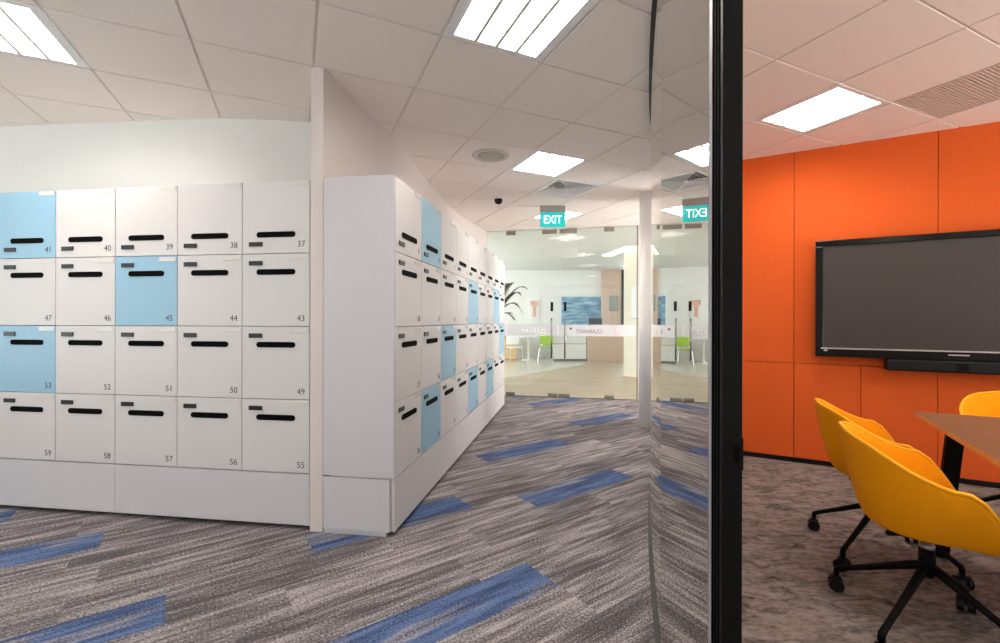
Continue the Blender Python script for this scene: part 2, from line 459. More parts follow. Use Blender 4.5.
# orange acoustic wall
wo = struct('wall_orange', ribbon(bmesh.new(), [tuple(oR), tuple(oL)], .12, 0, CEIL+.02) if False else ribbon(bmesh.new(), [tuple(oL-ON*.02), tuple(oR-ON*.02)], -.12, 0, CEIL+.02), M_orange_gap)
def on_orange(t0, t1, z0, z1, d0, d1, bev=.003):
    """box on the orange wall: t along it, z up, d out from it into the room"""
    ang = math.atan2(OD.y, OD.x)
    M = Matrix.Translation((OP.x, OP.y, 0)) @ Matrix.Rotation(ang, 4, 'Z')
    return box(bmesh.new(), t0, t1, -d1, -d0, z0, z1, bev, M)
g = .002
ts = [-.56,.4,1.358,2.318,3.278,4.1]
for t0, t1 in zip(ts, ts[1:]): obj('acoustic_panel', on_orange(t0+g, t1-g, .88+g, CEIL+.01, -.02, 0), M_orange, wo)
ts = [-.56,-.08,.4,.875,1.358,1.838,2.318,2.798,3.278,3.758,4.1]
for t0, t1 in zip(ts, ts[1:]): obj('acoustic_panel', on_orange(t0+g, t1-g, .045, .88-g, -.02, 0), M_orange, wo)
struct('baseboard_orange', on_orange(-.6, 4.1, 0, .042, -.03, .004, 0), M_black)
def added_window(name, x0, x1, M, n):  # unseen window, added so that fill light can enter
    # frame with mullions filling an opening, local y is the wall depth
    wn = thing(name, None, None, kind='structure')
    wn.matrix_world = M
    bm = bmesh.new()
    for a in ((x0,x1,-.03,.03,.75,.79),(x0,x1,-.03,.03,2.56,2.6)): box(bm, *a)
    for k in range(n+1):
        x = x0+(x1-x0-.04)*k/n; box(bm, x, x+.04, -.03, .03, .79, 2.56)
    obj('window_frame', bm, M_lframe, wn)
    obj('pane', bx(x0+.01, x1-.01, -.004, .004, .76, 2.59), M_glass, wn)
# far walls of the meeting room and corridor (behind the camera)
wr_a = math.atan2(rl.y, rl.x); wr_M = Matrix.Translation((oR.x, oR.y, 0)) @ Matrix.Rotation(wr_a, 4, 'Z')
bm = bmesh.new()
for a in ((0,5.2,0,.1,0,.75),(0,5.2,0,.1,2.6,CEIL+.02),(0,.6,0,.1,.75,2.6),(4.8,5.2,0,.1,.75,2.6)): box(bm, *a, M=wr_M)
struct('wall_right', bm, M_wall)
added_window('added_window_5', .6, 4.8, wr_M @ Matrix.Translation((0,.05,0)), 3)  # added opening for the meeting-room fill lamp
struct('wall_meeting_back', ribbon(bmesh.new(), [tuple(far_r), (line_x(-1.25)+.06, -1.25)], -.1, 0, CEIL+.02), M_wall)
struct('wall_corridor', ribbon(bmesh.new(), [(line_x(-1.2), -1.2), (line_x(-4.0), -4.0)], -.1, 0, CEIL+.02), M_wall)
bm = bmesh.new()
for a in ((-6.6,-6.5,-4,4.1,0,.75),(-6.6,-6.5,-4,4.1,2.6,CEIL+.02),(-6.6,-6.5,-4,-2.6,.75,2.6),(-6.6,-6.5,2.6,4.1,.75,2.6)): box(bm, *a)
struct('wall_left', bm, M_wall)
added_window('added_window_6', -2.6, 2.6, Matrix.Translation((-6.55,0,0)) @ Matrix.Rotation(PI/2, 4, 'Z'), 3)  # added opening for the left fill lamp
bm = bmesh.new()
for a in ((-6.6,.0,-4.1,-4,0,.75),(-6.6,.0,-4.1,-4,2.6,CEIL+.02),(-6.6,-6.2,-4.1,-4,.75,2.6),(-.5,0,-4.1,-4,.75,2.6)): box(bm, *a)
struct('wall_rear', bm, M_wall)
added_window('added_window_4', -6.2, -.5, Matrix.Translation((0,-4.05,0)), 4)  # added opening for the rear fill lamp
# side passage past the column, left open for an added fill lamp
struct('wall_side', ribbon(bmesh.new(), [(CE[0]+.16, CE[1]+.05), (2.3,4.9), (4.4,4.6), (6.6,3.6)], .1, 0, CEIL+.02), M_wall2)
# bulkhead over the glass
bh = ribbon(bmesh.new(), [tuple(GL0-GD*3.0-GN*.01), tuple(GL1+GD*2.5-GN*.01)], -.08, CEIL-.006, 3.0)
struct('trim_1', bh, M_wall)
struct('wall_side', ribbon(bmesh.new(), [tuple(GL1+GD*.03), tuple(GL1+GD*1.4)], -.08, 0, CEIL+.0), M_wall2)
struct('wall_side', ribbon(bmesh.new(), [tuple(GL0-GD*3.0), tuple(GL0-GD*.08)], -.08, 0, CEIL+.0), M_wall2)

# ------------------------------------------------------------------ reception shell
RC = 2.9
struct('ceiling', prism(bmesh.new(), [tuple(GLl-GN*.02), tuple(GLr-GN*.02), (6.0,15.3), (-5.6,15.3)], RC, RC+.1), M_wall)
struct('wall_reception', bx(-5.5,3.6,15.0,15.1,0,RC), M_white)
struct('wall_reception_left', bx(-5.6,-5.5,8.0,15.1,0,RC), M_wall)
struct('wall_reception_right', bx(6.0,6.1,6.3,15.3,0,RC), M_wall)
# wood lined wall with the window beside it
struct('wall_wood', bx(3.02,3.66,14.72,14.82,0,RC), M_pinkwood)
wf = struct('window_1', bx(3.66,3.735,14.66,14.8,0,RC-.02), M_black)
obj('window_frame', bx(5.05,5.12,14.66,14.8,0,RC-.02), M_black, wf)
obj('window_frame', bx(3.735,5.05,14.68,14.78,0,.08), M_black, wf)
obj('pane', bx(3.735,5.05,14.72,14.73,.08,RC-.02), M_glass, wf)
struct('wall_reception_far', bx(5.12,6.0,14.7,14.8,0,RC), M_wall)
# cream wall with a warm cove
struct('wall_cream', ribbon(bmesh.new(), [(2.60,10.25), (3.9,9.0), (4.9,8.6)], -.12, 0, RC), M_cream)
cove = thing('cove_light', 'warm glowing cove light above the cream wall beyond the glass doors', 'light', (2.58,10.7,RC-.03))
obj('housing', bx(-.14,.14,-.75,.75,.0,.028,.003), M_lframe, cove)
obj('glowing_strip', bx(-.12,.12,-.72,.72,-.008,.001), mat('warm_cove_glow', (255,235,190), .5, emis=(255,232,190), estr=3), cove)
cove.rotation_euler = (0, 0, .15)
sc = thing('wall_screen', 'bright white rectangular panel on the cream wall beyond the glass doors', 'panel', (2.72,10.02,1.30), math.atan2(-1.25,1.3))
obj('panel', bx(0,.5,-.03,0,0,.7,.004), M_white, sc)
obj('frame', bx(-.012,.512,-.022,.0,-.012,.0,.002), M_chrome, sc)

# ------------------------------------------------------------------ lockers
WB = [None]
def cap_mesh(w, h, d, seg=10):
    bm = bmesh.new(); r = h/2; pts = []
    for k in range(seg+1):
        a = -PI/2+PI*k/seg; pts.append((w/2-r+r*math.cos(a), r*math.sin(a)))
    for k in range(seg+1):
        a = PI/2+PI*k/seg; pts.append((-w/2+r+r*math.cos(a), r*math.sin(a)))
    A = [bm.verts.new((x, -d, z)) for x, z in pts]; B = [bm.verts.new((x, 0, z)) for x, z in pts]
    I = [bm.verts.new((x*.975, -d, z*.8)) for x, z in pts]; J = [bm.verts.new((x*.97, -.0005, z*.74)) for x, z in pts]
    n = len(pts)
    for k in range(n):
        l_ = (k+1) % n
        bm.faces.new((A[k], A[l_], B[l_], B[k])); bm.faces.new((A[k], A[l_], I[l_], I[k])); bm.faces.new((I[k], I[l_], J[l_], J[k]))
    bm.faces.new(J)
    bmesh.ops.recalc_face_normals(bm, faces=bm.faces)
    return mesh_from(bm, 'mail_slot', M_slot)

def locker_set(w, h, depth):
    d = {}
    d['carcass'] = mesh_from(bx(.0006, w-.0006, .021, depth, .0006, h-.0006, .001), 'carcass', M_plinth)
    for nm, m in (('w', M_lock_w), ('b', M_lock_b)):
        d[nm] = mesh_from(bx(.002, w-.002, 0, .019, .002, h-.002, .0012), 'door', m)
    d['slot'] = cap_mesh(w*.572, .034, .003)
    d['lock'] = mesh_from(bx(-.044, .044, -.006, 0, -.0135, .0135, .002), 'lock', M_lock)
    d['keys'] = mesh_from(bx(-.006, .038, -.007, -.006, -.006, .006, .0004), 'keypad', M_pin)
    d['label'] = mesh_from(bx(-.058, .058, -.003, 0, -.013, .013, .001), 'label_holder', M_plate)
    d['insert'] = mesh_from(bx(-.048, .048, -.0036, -.003, -.007, .007), 'name_strip', M_paper)
    return d
SL = locker_set(.4415, .4375, .42); SR = locker_set(.4515, .4375, .40)
nums = {}
def add_locker(st, w, h, org, rz, z, top, blue, number, label, group):
    t = thing('locker', label, 'locker', (org[0], org[1], z), rz, group)
    obj('carcass', st['carcass'], None, t)
    d = obj('door', st['b' if blue else 'w'], None, t)
    sz, lz, nz, pz = (.115, .058, .054, h-.018) if top else (h-.110, h-.056, .047, h-.022)
    obj('mail_slot', st['slot'], None, d, loc=(w*.506, 0, sz))
    lk = obj('lock', st['lock'], None, d, loc=(w*.207, 0, lz))
    lb = obj('label_holder', st['label'], None, d, loc=(w-.068, 0, pz))
    if number not in nums: nums[number] = text_mesh(str(number), .052, M_num, .0003)
    obj('number', nums[number], None, d, loc=(w-.055, -.0006, nz), rot=(PI/2, 0, 0))
    return t

ROWS = ['top row', 'second row from the top', 'third row from the top', 'bottom row']
Z0 = .34; RH = .4375
# left bank: five columns seen
LP = Vector((-1.180, 2.7075)); LD = Vector((-.9907, .1362)); LA = math.atan2(-LD.y, -LD.x)
blueL = {(0,4), (1,2), (2,4)}
colw = ['rightmost column by the partition end', 'second column from the partition end', 'middle column of the left bank', 'fourth column from the partition end', 'fifth column', 'column at the far left end']
for r in range(4):
    for c in range(6):
        o = LP + LD*((c+1)*.4415)
        num = 37 + r*6 + c
        b = (r, c) in blueL
        add_locker(SL, .4415, RH, o, LA, Z0+RH*(3-r), r == 0, b, num,
                   f"{'light blue' if b else 'white'} locker numbered {num}, {ROWS[r]}, {colw[c]}", 'lockers in the left bank')
pl = thing('plinth', 'pale grey two-panel plinth under the left bank of lockers', 'plinth', (LP.x, LP.y, 0), LA)
obj('front_panel', bx(-1.3235, -.0, .0, .02, .03, .334, .0015), M_plinth, pl)
obj('front_panel', bx(-2.649, -1.3265, .0, .02, .03, .334, .0015), M_plinth, pl)
obj('base_frame', bx(-2.648, -.0, .022, .42, .028, .338), M_plinth, pl)
obj('toe_kick', bx(-2.63, -.0, .05, .40, 0, .028), M_black, pl)
# right bank: nine columns running down the corridor
RP = Vector((-.6535, 2.632)); RD = Vector((.1477, .98903)).normalized(); RA = math.atan2(RD.y, RD.x)
blueR = {(0,1), (1,4), (1,7), (2,2), (2,8), (3,1), (3,4), (3,6)}
ordn = ['nearest column', 'second column', 'third column', 'fourth column', 'fifth column', 'sixth column', 'seventh column', 'eighth column', 'farthest column']
for r in range(4):
    for c in range(9):
        o = RP + RD*(c*.4515+.002)
        b = (r, c) in blueR
        add_locker(SR, .4515, RH, o, RA, Z0+RH*(3-r), r == 0, b, 9*(r+1)-c,
                   f"{'light blue' if b else 'white'} locker in the {ROWS[r]}, {ordn[c]} of the corridor bank", 'lockers along the corridor')
pr = thing('plinth', 'long white plinth under the corridor bank of lockers', 'plinth', (RP.x, RP.y, 0), RA)
obj('front_panel', bx(-.0, 1.358, 0, .02, .03, .334, .0015), M_lock_w, pr)
obj('front_panel', bx(1.361, 2.712, 0, .02, .03, .334, .0015), M_lock_w, pr)
obj('front_panel', bx(2.715, 4.068, 0, .02, .03, .334, .0015), M_lock_w, pr)
obj('side_panel', bx(-.016, -.0005, .026, .437, .03, .334, .0015), M_plinth, pr)
obj('base_frame', bx(0, 4.066, .022, .40, .03, .338), M_plinth, pr)
obj('toe_kick', bx(.02, 4.04, .05, .38, 0, .028), M_black, pr)
obj('side_foot', bx(-.006, .02, .05, .437, 0, .028), M_plinth, pr)
ep = thing('end_panel', 'plain white end panel closing the near end of the corridor lockers', 'panel', (RP.x, RP.y, 0), RA)
obj('panel', bx(-.016, 0.0, 0.0, .437, .342, 2.092, .0015), M_plinth, ep)
obj('filler', bx(.0025, .018, .402, .437, .342, 2.090), M_plinth, ep)

# ------------------------------------------------------------------ end glass doors
def gl_frame(s, z=0): v = GL0+GD*s; return (v.x, v.y, z)
GA = math.atan2(GD.y, GD.x)
S_left, S_mid, S_right, S_end = .3275, 1.190, 2.094, 2.412
GT = CEIL-.006
def pane(name, s0, s1, kind='structure'):
    t = thing(name, None, None, gl_frame(s0), GA, kind='structure')
    obj('pane', bx(.003, s1-s0-.003, -.005, .005, .012, GT-.004), M_glass, t)
    obj('frosted_band', bx(.004, s1-s0-.004, -.0065, -.0055, 1.0, 1.185), M_frost, t)
    return t
w1 = pane('window_2', 0, S_left); w2 = pane('window_3', S_right, S_end)
d1 = pane('door_1', S_left, S_mid); d2 = pane('door_2', S_mid, S_right)
for d, W, hx in ((d1, S_mid-S_left, S_mid-S_left-.1), (d2, S_right-S_mid, .115)):
    bm = tube(bmesh.new(), [(hx, -.055, .64), (hx, -.055, 1.29)], .014, 14)
    h = obj('pull_handle', bm, M_steel, d, True)
    for z in (.72, 1.21): obj('handle_stud', tube(bmesh.new(), [(hx, -.055, z), (hx, -.005, z)], .008, 10), M_steel, h, True)
    obj('lock_plate', bx(hx-.022, hx+.022, -.02, -.005, 1.40, 1.55, .002), M_black, d)
for d, a, b_ in ((d1, .0, .155), (d1, .60, .84), (d2, .02, .30), (d2, .73, .89)):
    obj('patch_fitting', bx(a, b_, -.02, .02, GT-.075, GT-.012, .002), M_patch, d)
for d, a, b_ in ((d1, .0, .15), (d1, .70, .855), (d2, .01, .19), (d2, .74, .89)):
    obj('patch_fitting', bx(a, b_, -.02, .02, .008, .06, .002), M_patch, d)
def mirrored(me):
    for v in me.vertices: v.co.x = -v.co.x
    return me
tm = mirrored(text_mesh('CLARIANT', .088, mat('plum_lettering', (96,80,104), .6), .0004))
obj('lettering', tm, None, d2, loc=(.50, -.0075, 1.075), rot=(PI/2,0,0))
lg = obj('logo_mark', bx(.185,.225,-.0078,-.0068,1.10,1.135), mat('plum_mark', (120,50,70), .6), d2)
tm2 = mirrored(text_mesh('CLARIANT', .088, mat('white_lettering', (252,252,252), .6), .0004))
obj('lettering', tm2, None, d1, loc=(.46, -.0075, 1.075), rot=(PI/2,0,0))
# closing jamb at the right end, threshold
struct('trim_2', ribbon(bmesh.new(), [tuple(GL1+GD*.0), tuple(GL1+GD*.012)], -.05, 0, GT), M_track)
struct('trim_3', ribbon(bmesh.new(), [tuple(GL0), tuple(GL1)], -.02, 0, .006), M_track)

# ------------------------------------------------------------------ meeting room glass
def offs(pts, d):
    out = []; P = [Vector(p) for p in pts]
    for i, p in enumerate(P):
        t = (P[min(i+1, len(P)-1)]-P[max(i-1, 0)]).normalized(); out.append(tuple(p+d*Vector((t.y, -t.x))))
    return out
wg = struct('wall_glass', ribbon(bmesh.new(), curve, .010, .012, CEIL-.012), M_glass_side, smooth=False)
obj('floor_track', ribbon(bmesh.new(), offs(curve, -.012), .034, 0, .016), M_track, wg)
obj('ceiling_track', ribbon(bmesh.new(), offs(curve, -.012), .034, CEIL-.03, CEIL), M_track, wg)
obj('floor_track_inner', ribbon(bmesh.new(), offs(curve, .023), .006, .0, .012), M_black, wg)
obj('ceiling_track_inner', ribbon(bmesh.new(), offs(curve, .023), .006, CEIL-.024, CEIL), M_black, wg)
# framed glass door standing open at the near end: local +x runs away from the camera along the pane
DA = math.atan2(1, .2145)
y0 = .800
dg = thing('door_3', None, None, (line_x(y0), y0, 0), DA, kind='structure')
Ld = (1.69-y0)/math.sin(DA)
T = .033
st = obj('stile', bx(.0, .085, -T, 0, .01, CEIL-.02, .0015), M_blackmetal, dg)
for k in range(3): obj('seal', bx(.02+k*.022, .026+k*.022, -.002, .0025, .01, CEIL-.02), M_slot, st)
obj('edge_strip', bx(.0855, .118, -T+.006, -.001, .01, CEIL-.02, .001), M_anod, dg)
obj('pane', bx(.112, Ld-.001, -.0100, -.0, .012, CEIL-.015), M_glass_side, dg)
lk = obj('lock', bx(-.003, .0, -T-.001, -.004, .995, 1.052, .001), M_blackmetal, dg)
kh = cap_mesh(.030, .010, .001)
o = obj('keyhole', kh, None, lk, loc=(-.0035, -T/2-.006, 1.024), rot=(0, PI/2, 0)); o.rotation_euler = (0, PI/2, -PI/2)

# ------------------------------------------------------------------ column
bm = lathe(bmesh.new(), [(.24,0),(.24,CEIL)], 64, (0,0,0))
c = obj('column', bm, M_col, None, True, loc=(1.812,5.43,0)); tag(c, 'round white floor-to-ceiling column beside the glass partition', 'column')
for p in c.data.polygons:
    if len(p.vertices) > 4: p.use_smooth = False

# ------------------------------------------------------------------ ceiling fittings
def troffer(i, j, label):
    cx, cy = cell_c(i, j)
    t = thing('ceiling_light', label, 'light', (cx, cy, CEIL), TH, 'recessed ceiling lights')
    bm = bmesh.new(); w = .292
    for a in ((-w,w,-w,-w+.03),(-w,w,w-.03,w),(-w,-w+.05,-w+.03,w-.03),(w-.05,w,-w+.03,w-.03)): box(bm, *a, 0, .09)
    obj('frame', bm, M_lframe, t)
    obj('diffuser', bx(-w+.05, w-.05, -w+.03, w-.03, .035, .045), M_tube, t)
    for k in range(1, 4):
        x = -w+.05 + (2*w-.1)*k/4
        obj('louvre_blade', bx(x-.010, x+.010, -w+.03, w-.03, -.001, .03), M_blade, t)
    return t
troffer(-1,0,'large glowing square ceiling light at the top centre, nearest the camera')
troffer(2,2,'square glowing ceiling light beside the louvred vent, midway down the corridor')
troffer(5,4,'distant glowing ceiling light partly hidden behind the exit sign')
troffer(1,-4,'glowing ceiling light in the upper left corner above the left lockers')
troffer(-1,4,'glowing ceiling light in the meeting room above the orange wall')
troffer(2,6,'recessed ceiling light in the side passage behind the white column')
for k, (i, j) in enumerate(LIGHTS[6:]):  # extra unseen lights, added to brighten the near area
    troffer(i, j, 'added recessed square ceiling light, unseen behind the camera')

# linear grille
cx, cy = grid(A0-2*TL, B0+5.5*TL)
t = thing('ceiling_grille', 'beige slatted air grille in the meeting room ceiling', 'grille', (cx, cy, CEIL), TH)
obj('backing', bx(-.29,.29,-.59,.59,.05,.055), M_dark, t)
bm = bmesh.new()
for a in ((-.292,.292,-.592,-.585),(-.292,.292,.585,.592),(-.292,-.285,-.585,.585),(.285,.292,-.585,.585)): box(bm, *a, 0, .05)
obj('frame', bm, M_grille, t)
sm = mesh_from(bx(-.285,.285,-.0055,.0055,.002,.022), 'slat', M_grille)
n = 58
for k in range(n): obj('slat', sm, None, t, loc=(0, -.585+.02*(k+.75), 0))
# louvred vent
cx, cy = cell_c(*VENT)
t = thing('ceiling_vent', 'square four-way louvred air vent behind the middle ceiling light', 'vent', (cx, cy, CEIL), TH)
bm = bmesh.new(); w = .292
for a in ((-w,w,-w,-w+.04),(-w,w,w-.04,w),(-w,-w+.04,-w+.04,w-.04),(w-.04,w,-w+.04,w-.04)): box(bm, *a, 0, .01)
obj('frame', bm, M_lframe, t)
obj('backing', bx(-w+.02,w-.02,-w+.02,w-.02,.09,.095), M_dark, t)
for k in range(7):
    r = .248-.034*k; bm = bmesh.new()
    lo = [(-r,-r,.0),(r,-r,.0),(r,r,.0),(-r,r,.0)]; r2 = r-.024
    hi = [(-r2,-r2,.024),(r2,-r2,.024),(r2,r2,.024),(-r2,r2,.024)]
    a = [bm.verts.new(p) for p in lo]; b = [bm.verts.new(p) for p in hi]
    for q in range(4): bm.faces.new((a[q], a[(q+1)%4], b[(q+1)%4], b[q]))
    if k == 6: bm.faces.new(b)
    o = obj('louvre', bm, M_lframe, t)
    sd = o.modifiers.new('thick', 'SOLIDIFY'); sd.thickness = .0015
# speaker
cx, cy = grid(3.815, 1.590)
t = thing('ceiling_speaker', 'round flush ceiling speaker left of the middle ceiling light', 'speaker', (cx, cy, CEIL))
obj('rim', lathe(bmesh.new(), [(.17,0),(.165,-.006),(.12,-.008),(.118,-.003),(.1,0)], 48), mat('speaker_rim', (206,198,190), .6), t, True)
obj('grille', lathe(bmesh.new(), [(.116,-.0035),(.09,-.0075),(.0005,-.0085)], 48), mat('speaker_grille', (186,176,166), .8), t, True)
# security dome
cx, cy = grid(5.06, 2.215)
t = thing('security_camera', 'small dark dome security camera on the corridor ceiling', 'camera', (cx, cy, CEIL))
obj('base', lathe(bmesh.new(), [(.07,-.0004),(.068,-.022),(.055,-.03),(.0005,-.03)], 32), M_lframe, t, True)
obj('dome', lathe(bmesh.new(), [(.05,-.03),(.05,-.05),(.043,-.07),(.028,-.084),(.0005,-.09)], 32), M_gloss, t, True)
# exit sign
t = thing('exit_sign', 'teal and white exit sign hanging below the corridor ceiling', 'sign', (.577, 5.95, CEIL), -.02)
obj('mounting', bx(-.165,.165,-.025,.025,-.085,0,.003), mat('sign_mount_grey', (176,166,160), .5), t)
bd = obj('sign_body', bx(-.165,.165,-.018,.018,-.285,-.085,.004), M_lframe, t)
obj('sign_face', bx(-.162,.162,-.0205,-.0185,-.282,-.088,.001), M_teal, bd)
obj('lettering', text_mesh('EXIT', .150, M_exitw, .0008, bold=.0005), None, bd, loc=(0,-.0218,-.187), rot=(PI/2,0,0)).scale = (.78,1,1)

# ------------------------------------------------------------------ display and soundbar
ang = math.atan2(OD.y, OD.x)
tv = thing('wall_display', 'large black flat screen display mounted on the orange wall', 'television', (OP.x+OD.x*1.45, OP.y+OD.y*1.45, .955), ang)
# local: x along the wall, -y into the room
obj('housing', bx(-.82,.82,-.075,-.03,.06,.92,.006), M_black, tv)
obj('wall_bracket', bx(-.35,.35,-.03,0,.25,.75,.003), M_blackmetal, tv)
fr = bmesh.new(); W = .90; H = .975; B = .052; BB = .078
box(fr, -W, W, -.105, -.07, 0, BB-.006, .004); box(fr, -W, W, -.105, -.07, H-.05, H, .004)
box(fr, -W, -W+B, -.105, -.07, BB-.006, H-.05, .004); box(fr, W-B, W, -.105, -.07, BB-.006, H-.05, .004)
obj('bezel', fr, M_gloss, tv)
obj('screen', bx(-W+B, W-B, -.092, -.08, BB-.004, H-.05), M_screen, tv)
obj('trim_strip', bx(-W+B-.015, W-B+.015, -.1085, -.1035, BB-.014, BB-.003, .001), M_silver, tv)
obj('badge', bx(-.06,.06,-.1062,-.1045,.036,.046), M_silver, tv)
obj('corner_badge', bx(-W+.058,-W+.083,-.1062,-.1045,.045,.06), M_silver, tv)
sb = thing('soundbar', 'long black soundbar fixed below the wall display', 'speaker', (OP.x+OD.x*1.62, OP.y+OD.y*1.62, .862), ang)
bm = bmesh.new(); box(bm, -.60, .60, -.125, -.03, .0, .090, .012); obj('body', bm, M_black, sb)
obj('mount', bx(-.16,-.09,-.03,0,.005,.08,.002), M_blackmetal, sb)
obj('mount', bx(.3,.37,-.03,0,.005,.08,.002), M_blackmetal, sb)
obj('sensor', bx(-.19,-.12,-.1275,-.1245,.02,.07,.001), M_gloss, sb)

# ------------------------------------------------------------------ table
tb = thing('meeting_table', 'walnut topped meeting table on black splayed legs', 'table', (2.325,2.607,0), math.atan2(OD.y, OD.x))
# local x along the short edge, -y along the long edge towards the camera
obj('table_top', bx(0,1.2,-2.4,0,.715,.74,.003), M_table, tb)
obj('edge_band', bx(-.0015,0,-2.4,0,.716,.739), M_oak, tb)
for (sx, sy, dx) in ((.13,-.17,-.03),(1.07,-.17,.03),(.13,-2.2,-.03),(1.07,-2.2,.03)):
    bm = bmesh.new(); box(bm, -.035, .035, -.02, .02, 0, .70, .003)
    for v in bm.verts: v.co.x += dx*(1-v.co.z/.7)*2.2
    obj('leg', bm, M_blackmetal, tb, loc=(sx, sy, 0))
for sy in (-.17,-2.2): obj('leg_rail', bx(.09,1.11,-.02+sy,.02+sy,.685,.714,.002), M_blackmetal, tb)

# ------------------------------------------------------------------ chairs
def shell_mesh():
    bm = bmesh.new(); NA = 48; prof_n = 10; rings = []
    for k in range(NA):
        ph = 2*PI*k/NA            # 0 = back (-y), PI = front (+y)
        c_ = math.cos(ph); s_ = math.sin(ph)
        back = (1+c_)/2
        # rim plan
        rx = .298; ry = .28 if c_ > 0 else .255
        ex = 2.35
        d = (abs(s_)**ex/rx**ex + abs(c_)**ex/ry**ex)**(-1/ex)
        # rim height: high back, arms, dip to the seat front
        if ph > PI: q = 2*PI-ph
        else: q = ph
        qd = math.degrees(q)
        def ss(u): u = max(0, min(1, u)); return u*u*(3-2*u)
        z = .805-.018*ss(qd/40)-.125*ss((qd-30)/65)-.217*ss((qd-96)/40)
        rimr = d; bot = .72*d if qd < 100 else d*(.72+.26*ss((qd-100)/36))
        col = []
        zb = .437
        for m_ in range(1, 6):
            f = m_/5; col.append((bot*.86*f, zb+.004*f*f-.006*(1-f)*0))
        H = z-zb
        if H > .03:
            for f, rr in ((.03,.93),(.10,.985),(.25,.0),(.5,0),(.75,0),(1,0)):
                pass
            w0 = bot
            col.append((w0*.97, zb+.012)); col.append((w0*1.06, zb+.05*min(1,H/.2)+.0))
            for f in (.3,.52,.76,1.0):
                col.append((w0*1.06+(rimr-w0*1.06)*f**.75, zb+.05*min(1,H/.2)+(H-.05*min(1,H/.2))*f))
        else:
            base = bot*.86
            for f in (.25,.4,.55,.7,.85,1.0): col.append((base+(rimr-base)*f, zb+H*f*f))
        rings.append([bm.verts.new((r*s_, -r*c_, zz)) for r, zz in col])
    cen = bm.verts.new((0,0,.435))
    for k in range(NA):
        a = rings[k]; b = rings[(k+1) % NA]
        bm.faces.new((cen, b[0], a[0]))
        for q in range(len(a)-1): bm.faces.new((a[q], b[q], b[q+1], a[q+1]))
    bmesh.ops.recalc_face_normals(bm, faces=bm.faces)
    me = mesh_from(bm, 'shell', M_yellow, True)
    return me
SH = shell_mesh()
def rim_mesh():
    NA = 48; n = len(SH.vertices); per = 11
    pts = [SH.vertices[k*per+per-1].co.copy() for k in range(NA)]
    bm = bmesh.new(); rings = []
    for k in range(NA):
        p = pts[k]; t = (pts[(k+1) % NA]-pts[k-1]).normalized(); out = Vector((p.x, p.y, 0)).normalized()
        up = t.cross(out).normalized(); out = up.cross(t).normalized()
        rings.append([bm.verts.new(p+.0075*(math.cos(a)*out+math.sin(a)*up)) for a in [2*PI*i/8 for i in range(8)]])
    for k in range(NA):
        a = rings[k]; b = rings[(k+1) % NA]
        for i in range(8): bm.faces.new((a[i], a[(i+1) % 8], b[(i+1) % 8], b[i]))
    bmesh.ops.recalc_face_normals(bm, faces=bm.faces)
    return mesh_from(bm, 'piping', mat('yellow_piping', (252,176,20), .85), True)
RIM = rim_mesh()
def leg_mesh():
    bm = bmesh.new()
    pts = [(0.012,0,.272),(.05,0,.255),(.20,0,.172),(.30,0,.118),(.33,0,.10),(.335,0,.075)]
    tube(bm, pts, [.016,.0165,.013,.0115,.013,.013], 10)
    return mesh_from(bm, 'leg', M_blackmetal, True)
LEG = leg_mesh()
def castor_mesh():
    bm = bmesh.new()
    for s in (-1, 1):
        tube(bm, [(-.0,s*.008,.0),(-.0,s*.028,.0)], .030, 20)
    tube(bm, [(0,0,.02),(0,0,.05)], .010, 10)
    box(bm, -.02,.02,-.007,.007,.0,.034,.003)
    return mesh_from(bm, 'castor', M_black, False)
CAS = castor_mesh()
COLM = mesh_from(lathe(bmesh.new(), [(.024,.235),(.027,.245),(.027,.30),(.026,.345)], 24), 'column', M_blackmetal, True)
COL2 = mesh_from(lathe(bmesh.new(), [(.0245,.345),(.0245,.362),(.016,.364),(.016,.40)], 24), 'gas_lift', M_silver, True)
def mech():
    bm = bmesh.new(); box(bm, -.07,.07,-.09,.09,.395,.425,.004)
    for s in (-1,1):
        for q in (-1,1): tube(bm, [(s*.05,q*.07,.41),(s*.15,q*.15,.432)], .011, 8)
    tube(bm, [(-.06,.0,.405),(-.17,.0,.40)], .006, 8)
    return mesh_from(bm, 'seat_mechanism', M_blackmetal)
MEC = mech()
def chair(x, y, face, base_rot, label):
    t = thing('swivel_chair', label, 'chair', (x, y, .004), face, 'yellow swivel chairs around the meeting table')
    s = obj('shell', SH, None, t)
    sd = s.modifiers.new('thickness', 'SOLIDIFY'); sd.thickness = .016; sd.offset = 0
    sb_ = s.modifiers.new('smooth', 'SUBSURF'); sb_.levels = 1; sb_.render_levels = 2
    obj('piping', RIM, None, s)
    obj('seat_mechanism', MEC, None, t); obj('column', COLM, None, t); obj('gas_lift', COL2, None, t)
    for k in range(4):
        a = base_rot-face+k*PI/2
        l_ = obj('leg', LEG, None, t, rot=(0,0,a))
        obj('castor', CAS, None, l_, loc=(.335,0,.0305), rot=(0,0,.6+k))
    return t
fa = math.atan2(OD.y, OD.x)-PI/2      # facing along OD (+y local -> OD)
br = math.atan2(.30,-.145)
chair(1.675,1.82, fa, br, 'front yellow tub swivel chair, largest and nearest to the camera')
chair(1.98,2.43, fa+.05, br, 'yellow tub swivel chair behind the front one, nearer the orange wall')
chair(3.03,2.62, math.atan2(-.876,-.482)-PI/2, br+.4, 'yellow tub chair at the head of the table, under the display')

